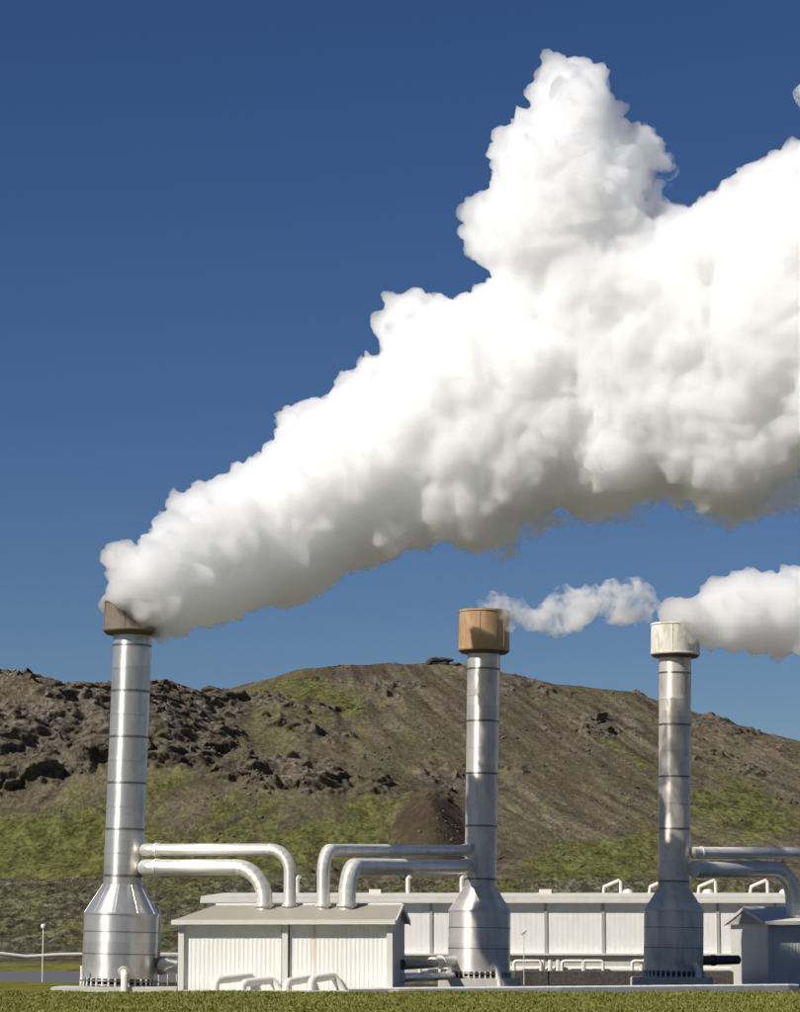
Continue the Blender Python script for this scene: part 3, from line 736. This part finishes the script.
# pipe run in front of the long building
pr = empty('pipe_rack', (0, 0, 0)); tag(pr, 'low run of white pipes with short loops before the long building', 'pipes')
D = 158
z1, z2 = W(400, 970, D).z, W(400, 961, D).z
xa, xb = W(420, 970, D).x, W(735, 970, D).x
MB().tube([(xa, D, z1), (xb, D, z1)], .20, 12).build('main_pipe', M['white_pipe'], pr, auto=60)
MB().tube([(xa, D + 1, z1 - .35), (xb, D + 1, z1 - .35)], .22, 12).build('lower_pipe', M['steel_mid'], pr, auto=60)
for (x0_, x1_) in ((514, 541), (562, 584), (583, 603) , (632, 650), (420, 440)):
    a, c = W(x0_, 960, D - .6).x, W(x1_, 960, D - .6).x
    zt = z2 - .02
    pts = bend((a, D - .6, z1 - .5), (a, D - .6, zt), (c, D - .6, zt), .16, 6)[:-1] + bend((a, D - .6, zt), (c, D - .6, zt), (c, D - .6, z1 - .5), .16, 6)[1:]
    MB().tube(pts, .095, 10).build('pipe_loop', M['white_pipe'], pr, auto=60)
for x_ in (542, 549, 557, 640):
    MB().tube([(W(x_, 960, D).x, D - .5, z1 - .6), (W(x_, 960, D).x + .05, D - .5, z2 + .05)], .12, 10).build('valve_stem', M['white_pipe'], pr, auto=60)
for k in range(8):
    x_ = xa + (xb - xa) * (k + .5) / 8
    MB().box(x_ - .08, x_ + .08, D - .2, D + 1.1, -.1, z1 - .18).build('support', M['steel_dark'], pr)
tr = MB().box(W(515, 980, 147).x, W(800, 980, 147).x, 147, 156, -.2, W(400, 972, 147).z).build('cable_trench_cover', M['gravel'])
tag(tr, 'low dark green grey slab lying before the pipe run', 'slab')

# dark pipes between left stack and hut, hut and middle stack, right stack and hut
def dpipe(p0, p1, r, label, mat, flange=True):
    o = MB().tube(bez(p0, p1, 4), r, 20).build('connecting_pipe', mat, None, auto=50); tag(o, label, 'pipe', 'connecting pipes near the ground')
    if flange:
        d = (Vector(p1) - Vector(p0)).normalized(); c = Vector(p0).lerp(Vector(p1), .35)
        MB().tube([c - d * .06, c + d * .06], r + .05, 20).build('flange', mat, o, auto=50)
    return o
dpipe(W(150, 966, 116.5), W(184, 966, 113), .31, 'dark thick pipe between the left stack and the white hut', M['steel_dark'])
dpipe(W(401, 965, 113), W(434, 964, 131), .20, 'dark upper pipe leaving the white hut toward the middle stack', M['pipe_dark'], False)
dpipe(W(432, 962.5, 131), W(455, 962, 133.5), .25, 'pale stub pipe joining the middle stack on its left', M['white_pipe'])
dpipe(W(401, 978, 113), W(452, 976, 133), .18, 'thin low pale pipe along the ground left of the middle stack', M['pipe'], False)
dpipe(W(700, 961, 140), W(738, 960, 141.5), .22, 'dark pipe between the right stack and the grey hut', M['pipe_dark'])
o = empty('handrail', W(158, 956, 118.5)); tag(o, 'short metal handrail between the far left stack and the hut', 'railing')
base = Vector(o.location); p0 = W(158, 956, 118.5) - base; p1 = W(178, 956.5, 118.9) - base
MB().tube([p0, p1], .03, 8).build('rail', M['trim'], o, auto=60)
for k in (0.05, .5, .95):
    p = p0.lerp(p1, k); MB().tube([p, Vector((p.x, p.y, -base.z))], .025, 8).build('post', M['trim'], o, auto=60)

# front kerb
k0, k1 = W(62, 990, 117.4).x, W(187, 990, 117.4).x
bm_ = MB().box(W(176, 990, 109).x, W(399, 990, 109).x, 109.1, 111.2, -.1, .17).build('concrete_strip', M['concrete']); tag(bm_, 'pale concrete strip along the foot of the white hut', 'kerb')
kx0, kx1 = W(349, 990, 108.6).x, W(788, 988, 119).x
pts = [(kx0, 108.6, .15), (W(560, 990, 113).x, 113, .17), (kx1, 119, .19), (kx1 + .5, 119.6, .17)]
sec = [(-.3, -.2), (-.3, .08), (-.22, .13), (.22, .13), (.3, .08), (.3, -.2)]
v = []; f = []
for (x, y, z) in pts:
    for (a, c) in sec: v.append((x, y + a, z + c))
for i in range(len(pts) - 1):
    for k in range(6):
        f.append((i * 6 + k, i * 6 + (k + 1) % 6, (i + 1) * 6 + (k + 1) % 6, (i + 1) * 6 + k))
f += [tuple(range(6)), tuple(range(18, 24))]
kb = MB().add(v, f).build('kerb', M['kerb']); tag(kb, 'long white kerb between the lawn and the two right stacks', 'kerb')

# ================================================================== SMALL THINGS
g = empty('lamp_post', W(42.5, 972, 150)); g.location.z = 0.2; tag(g, 'small white lamp post left of the far left stack', 'lamp post')
zt = W(42, 925, 150).z - .2
MB().tube([(0, 0, -.2), (0, 0, zt - .18)], .03, 10).build('pole', M['white_pipe'], g, auto=60)
MB().lathe([(.0, zt - .2), (.1, zt - .18), (.14, zt - .05), (.1, zt + .03), (0, zt + .05)], 16).build('lamp_head', M['white_pipe'], g, auto=60)
g = empty('instrument_mast', W(524, 976, 146)); g.location.z = 0; tag(g, 'thin mast with a small wind vane right of the middle stack', 'mast')
zt = W(524, 933, 146).z
MB().tube([(0, 0, 0), (0, 0, zt)], .022, 8).build('pole', M['trim'], g, auto=60)
MB().tube([(-.12, 0, zt - .1), (.14, -.02, zt + .12)], .035, 8).build('wind_vane', M['steel_dark'], g, auto=60)
MB().tube([(.14, 0, zt - .05), (.02, 0, zt - .02)], .03, 8).build('sensor', M['white_pipe'], g, auto=60)
pts = [(W(x, 955, 205).x, 205 + (x * .02), W(40, y, 205).z) for x, y in ((-60, 953.5), (0, 954), (25, 957), (60, 955), (100, 954.5), (215, 955))]
fine_pts = []
for a, b_ in zip(pts, pts[1:]): fine_pts += bez(a, b_, 5)[:-1]
pl_ = MB().tube(fine_pts + [pts[-1]], .14, 12).build('ground_pipeline', M['trim'], None, auto=60); tag(pl_, 'pale pipeline lying on the lava field behind the left stack', 'pipeline')

# summit rock slab
p = W(441, 664, 619)
g = empty('summit_outcrop', (p.x, 619, p.z - .6)); tag(g, 'dark flat topped rock outcrop on the summit of the hill', 'rock')
bm = bmesh.new()
for (dx, dz, sx_, sz_) in ((0, 1.35, 5.6, 1.1), (-2.6, .6, 1.6, 1.6), (.6, .6, 2.4, 1.4), (3.2, .4, 2.2, 1.0), (-.9, 1.6, 3.2, .9)):
    r_ = bmesh.ops.create_icosphere(bm, subdivisions=3, radius=.5)
    for vv in r_['verts']: vv.co = Vector((vv.co.x * sx_ + dx, vv.co.y * 3, max(-.4, min(.4, vv.co.z)) * sz_ + dz))
cs = np.array([vv.co[:] for vv in bm.verts]); nn = fbm(cs * 1.1, 3, 8)
for vv, n_ in zip(bm.verts, nn): vv.co += vv.co.normalized() * float(n_) * .35
sm = bpy.data.meshes.new('slab'); bm.to_mesh(sm); bm.free(); sm.materials.append(paint('dark_rock', (.045, .036, .03), .9, (.1, .085, .07), .6, 1, 1))
o = bpy.data.objects.new('slab', sm); COL.objects.link(o); o.parent = g

# ================================================================== STEAM
def ico(sub):
    bm = bmesh.new(); bmesh.ops.create_icosphere(bm, subdivisions=sub, radius=1.0)
    v = np.array([x.co[:] for x in bm.verts]); f = np.array([[y.index for y in x.verts] for x in bm.faces]); bm.free(); return v, f
IV, IF = ico(3)
def raw_mesh(name, v, f):
    me = bpy.data.meshes.new(name); n = f.shape[1]
    me.vertices.add(len(v)); me.vertices.foreach_set('co', np.asarray(v, np.float32).ravel())
    me.loops.add(f.size); me.loops.foreach_set('vertex_index', f.ravel().astype(np.int32))
    me.polygons.add(len(f)); me.polygons.foreach_set('loop_start', np.arange(0, f.size, n)); me.polygons.foreach_set('loop_total', np.full(len(f), n)); me.update(); return me
def remesh(me, vox):
    o = bpy.data.objects.new('tmp', me); COL.objects.link(o)
    md = o.modifiers.new('r', 'REMESH'); md.mode = 'VOXEL'; md.voxel_size = vox; md.adaptivity = 0
    dg = bpy.context.evaluated_depsgraph_get(); dg.update()
    r_ = bpy.data.meshes.new_from_object(o.evaluated_get(dg)); bpy.data.objects.remove(o); return r_
def mesh_np(me):
    v = np.empty(len(me.vertices) * 3); me.vertices.foreach_get('co', v); n = np.empty(len(me.vertices) * 3, np.float32)
    me.vertices.foreach_get('normal', n); return v.reshape(-1, 3), n.reshape(-1, 3).astype(float)
def seg_dist(P, poly):
    d = np.full(len(P), 1e9)
    for a, b_ in zip(poly, np.roll(poly, -1, 0)):
        ab = b_ - a; tt = np.clip(((P - a) @ ab) / (ab @ ab), 0, 1); d = np.minimum(d, np.linalg.norm(P - (a + tt[:, None] * ab), axis=1))
    return d
def inside(P, poly):
    c = np.zeros(len(P), bool)
    for (x1, y1), (x2, y2) in zip(poly, np.roll(poly, -1, 0)):
        k = ((y1 > P[:, 1]) != (y2 > P[:, 1])); xi = (x2 - x1) * (P[:, 1] - y1) / (y2 - y1 + 1e-12) + x1; c ^= k & (P[:, 0] < xi)
    return c
def plume(poly, Dfun, Rthick, puff, n_in, n_shell, disp_amp, vox, seed, edge_step=9, minr=5, extra=()):
    """puffs that fill an outlined body of steam: centres in photo pixels, real depth and radius in metres"""
    rg = np.random.default_rng(seed); poly = np.array(poly, float)
    lo, hi = poly.min(0), poly.max(0)
    puffs = []
    P = rg.uniform(lo, hi, (n_in * 6, 2)); P = P[inside(P, poly)]; d = seg_dist(P, poly); P = P[d > minr]; d = d[d > minr]
    for p, dd in list(zip(P, d))[:n_in]:
        h = math.sqrt(max(0, min(dd, Rthick) * (2 * Rthick - min(dd, Rthick)))) * .85
        r_ = min(dd * .96, rg.uniform(.5, 1.3) * puff); off = rg.uniform(-1, 1) * max(0, h - r_ * .8)
        puffs.append((p[0], p[1], off, r_))
    P = rg.uniform(lo, hi, (n_shell * 6, 2)); P = P[inside(P, poly)]; d = seg_dist(P, poly); P = P[d > minr]; d = d[d > minr]
    for p, dd in list(zip(P, d))[:n_shell]:
        h = math.sqrt(max(0, min(dd, Rthick) * (2 * Rthick - min(dd, Rthick)))) * .85
        r_ = min(dd * .95, rg.uniform(.5, 1.1) * puff); s_ = -1 if rg.random() < .7 else 1
        puffs.append((p[0], p[1], s_ * max(0, h - r_ * .4), r_))
    # edge puffs
    per = []
    for a, b_ in zip(poly, np.roll(poly, -1, 0)):
        n = max(1, int(np.linalg.norm(b_ - a) / edge_step))
        for k in range(n): per.append(a + (b_ - a) * k / n)
    per = np.array(per); cen = poly.mean(0)
    for p in per:
        for _ in range(6):
            r_ = rg.uniform(minr, minr * 2.8); a = rg.uniform(0, 2 * math.pi); c = p + r_ * .9 * np.array([math.cos(a), math.sin(a)])
            dd = seg_dist(c[None], poly)[0]
            if inside(c[None], poly)[0] and dd > r_ * .75: puffs.append((c[0], c[1], rg.uniform(-1, 1) * r_ * 1.5, r_)); break
    puffs += list(extra); vs2 = []; fs = []
    for k, (x, y, off, r_) in enumerate(puffs):
        D = Dfun(x, y); s_ = sc_at(D, y); c = W(x, y, D + off / s_); vs2.append(IV * (r_ / s_) + np.array(c)); fs.append(IF + k * len(IV))
    me = raw_mesh('s', np.concatenate(vs2), np.concatenate(fs))
    me = remesh(me, vox * 1.8)
    me = smooth_mesh(me, 9)
    v_, n_ = mesh_np(me)
    A = disp_amp
    warp = np.stack([noise(v_ * .5 + 9, 1), noise(v_ * .5 + 19, 2), noise(v_ * .5 + 29, 3)], 1) * .6
    pv = v_ + warp
    dsp = A * (0.38 * billow(pv * .42, 1, seed) + .60 * billow(pv * .95, 1, seed + 5) + 0.42 * billow(pv * 2.0, 1, seed + 9))
    v_ = v_ + n_ * dsp[:, None]
    me.vertices.foreach_set('co', v_.ravel()); me.update()
    me = remesh(me, vox)
    v_, n_ = mesh_np(me)
    v_ = v_ + n_ * (A * (.24 * billow((v_ + warp_(v_)) * 3.6, 2, seed + 20)))[:, None]
    me.vertices.foreach_set('co', v_.ravel()); me.update(); me = smooth_mesh(me, 3)
    me.polygons.foreach_set('use_smooth', np.ones(len(me.polygons), bool))
    return me
def smooth_mesh(me, it):
    v_, _ = mesh_np(me); e = np.empty(len(me.edges) * 2, np.int32); me.edges.foreach_get('vertices', e); e = e.reshape(-1, 2)
    cnt = np.bincount(e.ravel(), minlength=len(v_)).astype(float)[:, None]
    for _ in range(it):
        acc = np.zeros_like(v_)
        for k in range(3): acc[:, k] = np.bincount(e[:, 0], v_[e[:, 1], k], len(v_)) + np.bincount(e[:, 1], v_[e[:, 0], k], len(v_))
        v_ = v_ * .4 + acc / cnt * .6
    me.vertices.foreach_set('co', v_.ravel()); me.update(); return me
def warp_(v_): return np.stack([noise(v_ * 1.1 + 9, 4), noise(v_ * 1.1 + 19, 5), noise(v_ * 1.1 + 29, 6)], 1) * .3

def steam_mat(name, dens, hetero=None, aniso=0.0):
    m = bpy.data.materials.new(name); m.use_nodes = True; t = m.node_tree
    t.nodes.remove(t.nodes['Principled BSDF'])
    vsn = t.nodes.new('ShaderNodeVolumeScatter'); vsn.inputs['Color'].default_value = (1, 1, 1, 1)
    vsn.inputs['Density'].default_value = dens; vsn.inputs['Anisotropy'].default_value = aniso
    if hetero:
        sc_, lo, hi = hetero
        f = nz(t, coords(t), sc_, 5, .6, .8); r_ = ramp_val(t, f, lo, hi); t.links.new(math_(t, 'MULTIPLY', r_, dens), vsn.inputs['Density'])
    t.links.new(vsn.outputs[0], t.nodes['Material Output'].inputs['Volume'])
    return m
M['steam'] = steam_mat('dense_steam', 3.8, aniso=0.6)
M['wisp'] = steam_mat('thin_steam', 1.9, (1.0, .43, .62))

MAIN = [(112, 603), (107, 575), (108, 553), (122, 544), (148, 538), (160, 520), (178, 495), (205, 482), (238, 465), (270, 450), (276, 420), (292, 402), (325, 395),
        (348, 370), (382, 356), (376, 318), (392, 297), (420, 294), (452, 302), (478, 285), (505, 280), (497, 266), (470, 262), (466, 235), (463, 208), (484, 190), (494, 170), (492, 138), (515, 118), (533, 108),
        (528, 82), (545, 60), (568, 54), (592, 64), (612, 90), (622, 122), (642, 122), (656, 138), (664, 158), (650, 178), (640, 200), (650, 222), (662, 206), (690, 210), (715, 190), (745, 170), (775, 152), (815, 140), (880, 120), (960, 130),
        (960, 440), (880, 455), (810, 470), (780, 478), (764, 505), (740, 517), (712, 514), (690, 498), (668, 486), (640, 498), (600, 512), (560, 512), (520, 525), (505, 548), (485, 556), (462, 546), (430, 540), (400, 552), (372, 566), (345, 572), (326, 592), (300, 604), (262, 604), (225, 622), (195, 630), (168, 628), (160, 616), (135, 606)]
Dm = lambda x, y: float(np.interp(x, [100, 165, 195, 260, 350, 500, 700, 900], [115.5, 115.7, 118.5, 122.2, 123.2, 122.5, 120, 116])) - max(0, 440 - y) / 300 * 1.0 * min(1, max(0, (x - 330) / 150))
me = plume(MAIN, Dm, 92, 46, 1500, 260, .66, .095, 3, minr=8, extra=[(128, 580, -8, 22), (122, 590, -16, 18), (135, 596, -28, 21), (148, 607, -29, 21), (160, 617, -27, 19), (168, 624, -10, 16), (120, 598, 0, 14), (175, 605, -10, 22), (565, 82, 0, 28), (574, 80, 0, 27), (586, 92, 0, 25), (556, 96, 8, 28), (582, 108, -5, 30), (636, 150, 0, 26), (492, 232, 0, 28), (407, 322, 0, 26), (300, 425, 0, 24), (515, 145, 0, 26), (122, 566, 0, 18), (580, 245, -15, 66), (600, 310, -25, 72), (640, 290, -25, 62), (560, 195, -8, 54), (582, 150, -5, 48), (662, 262, -15, 48), (540, 300, -20, 55), (700, 290, -20, 70)])
me.materials.append(M['steam']); o = bpy.data.objects.new('steam_plume', me); COL.objects.link(o)
o_main = o
tag(o, 'huge dense white steam plume billowing from the left stack across the sky', 'steam', 'steam plumes')

RIGHT = [(664, 625), (668, 615), (682, 603), (700, 592), (715, 583), (735, 575), (752, 570), (775, 572), (800, 566), (850, 550), (900, 560), (900, 665), (850, 668), (800, 652), (775, 660), (745, 652), (715, 645), (695, 636), (676, 634)]
me = plume(RIGHT, lambda x, y: float(np.interp(x, [660, 900], [140, 143])), 38, 20, 260, 160, .5, .09, 11, 7, 3.5, extra=[(720, 596, -6, 20), (745, 588, 0, 20), (770, 590, 0, 20), (795, 586, 0, 22), (688, 614, -26, 17), (697, 627, -26, 16), (706, 632, -14, 17), (676, 611, -20, 14), (667, 617, -4, 11)])
me.materials.append(M['steam']); o = bpy.data.objects.new('steam_plume', me); COL.objects.link(o)
tag(o, 'small dense white steam plume leaving the right stack', 'steam', 'steam plumes')

LOWW = [(520, 520), (560, 505), (610, 500), (645, 485), (670, 475), (705, 490), (745, 500), (790, 470), (830, 470), (810, 500), (770, 522), (735, 530), (700, 528), (670, 505), (640, 515), (600, 530), (560, 530), (520, 545), (500, 560), (480, 562), (490, 545)]
mw = plume(LOWW, Dm, 26, 16, 160, 60, .7, .11, 41, 7, 5)
mw.materials.append(M['wisp']); ow = bpy.data.objects.new('trailing_wisp', mw); COL.objects.link(ow); ow.parent = o_main
UPW = [(632, 112), (650, 116), (668, 150), (676, 175), (662, 190), (668, 202), (690, 203), (705, 190), (720, 192), (690, 225), (655, 232), (640, 205), (645, 150)]
mw = plume(UPW, Dm, 20, 12, 90, 30, .6, .10, 51, 7, 5)
mw.materials.append(M['wisp']); ow = bpy.data.objects.new('trailing_wisp', mw); COL.objects.link(ow); ow.parent = o_main
MIDP = [(484, 612), (488, 602), (505, 598), (520, 598), (530, 606), (540, 600), (552, 588), (565, 584), (580, 592), (592, 588), (610, 580), (635, 580), (652, 586), (660, 600), (655, 614), (640, 622), (620, 622), (600, 620), (585, 628), (565, 638), (545, 638), (520, 630), (505, 624), (495, 618)]
me = plume(MIDP, lambda x, y: float(np.interp(x, [480, 660], [134, 135.5])), 24, 13, 140, 60, .5, .09, 21, 7, 3.5, extra=[(500, 606, -26, 14), (509, 618, -24, 14), (490, 603, -14, 12), (520, 616, -8, 18)])
me.materials.append(M['wisp']); o = bpy.data.objects.new('steam_plume', me); COL.objects.link(o)
tag(o, 'thin see-through wisp of steam drifting from the middle rusty stack', 'steam', 'steam plumes')

FAR = [(788, 92), (796, 82), (815, 78), (835, 90), (835, 112), (815, 118), (798, 108)]
me = plume(FAR, lambda x, y: 127.0, 20, 10, 40, 20, .35, .09, 31, 7, 4)
me.materials.append(M['wisp']); o = bpy.data.objects.new('steam_plume', me); COL.objects.link(o)
tag(o, 'small detached puff of steam at the top right edge of the sky', 'steam', 'steam plumes')
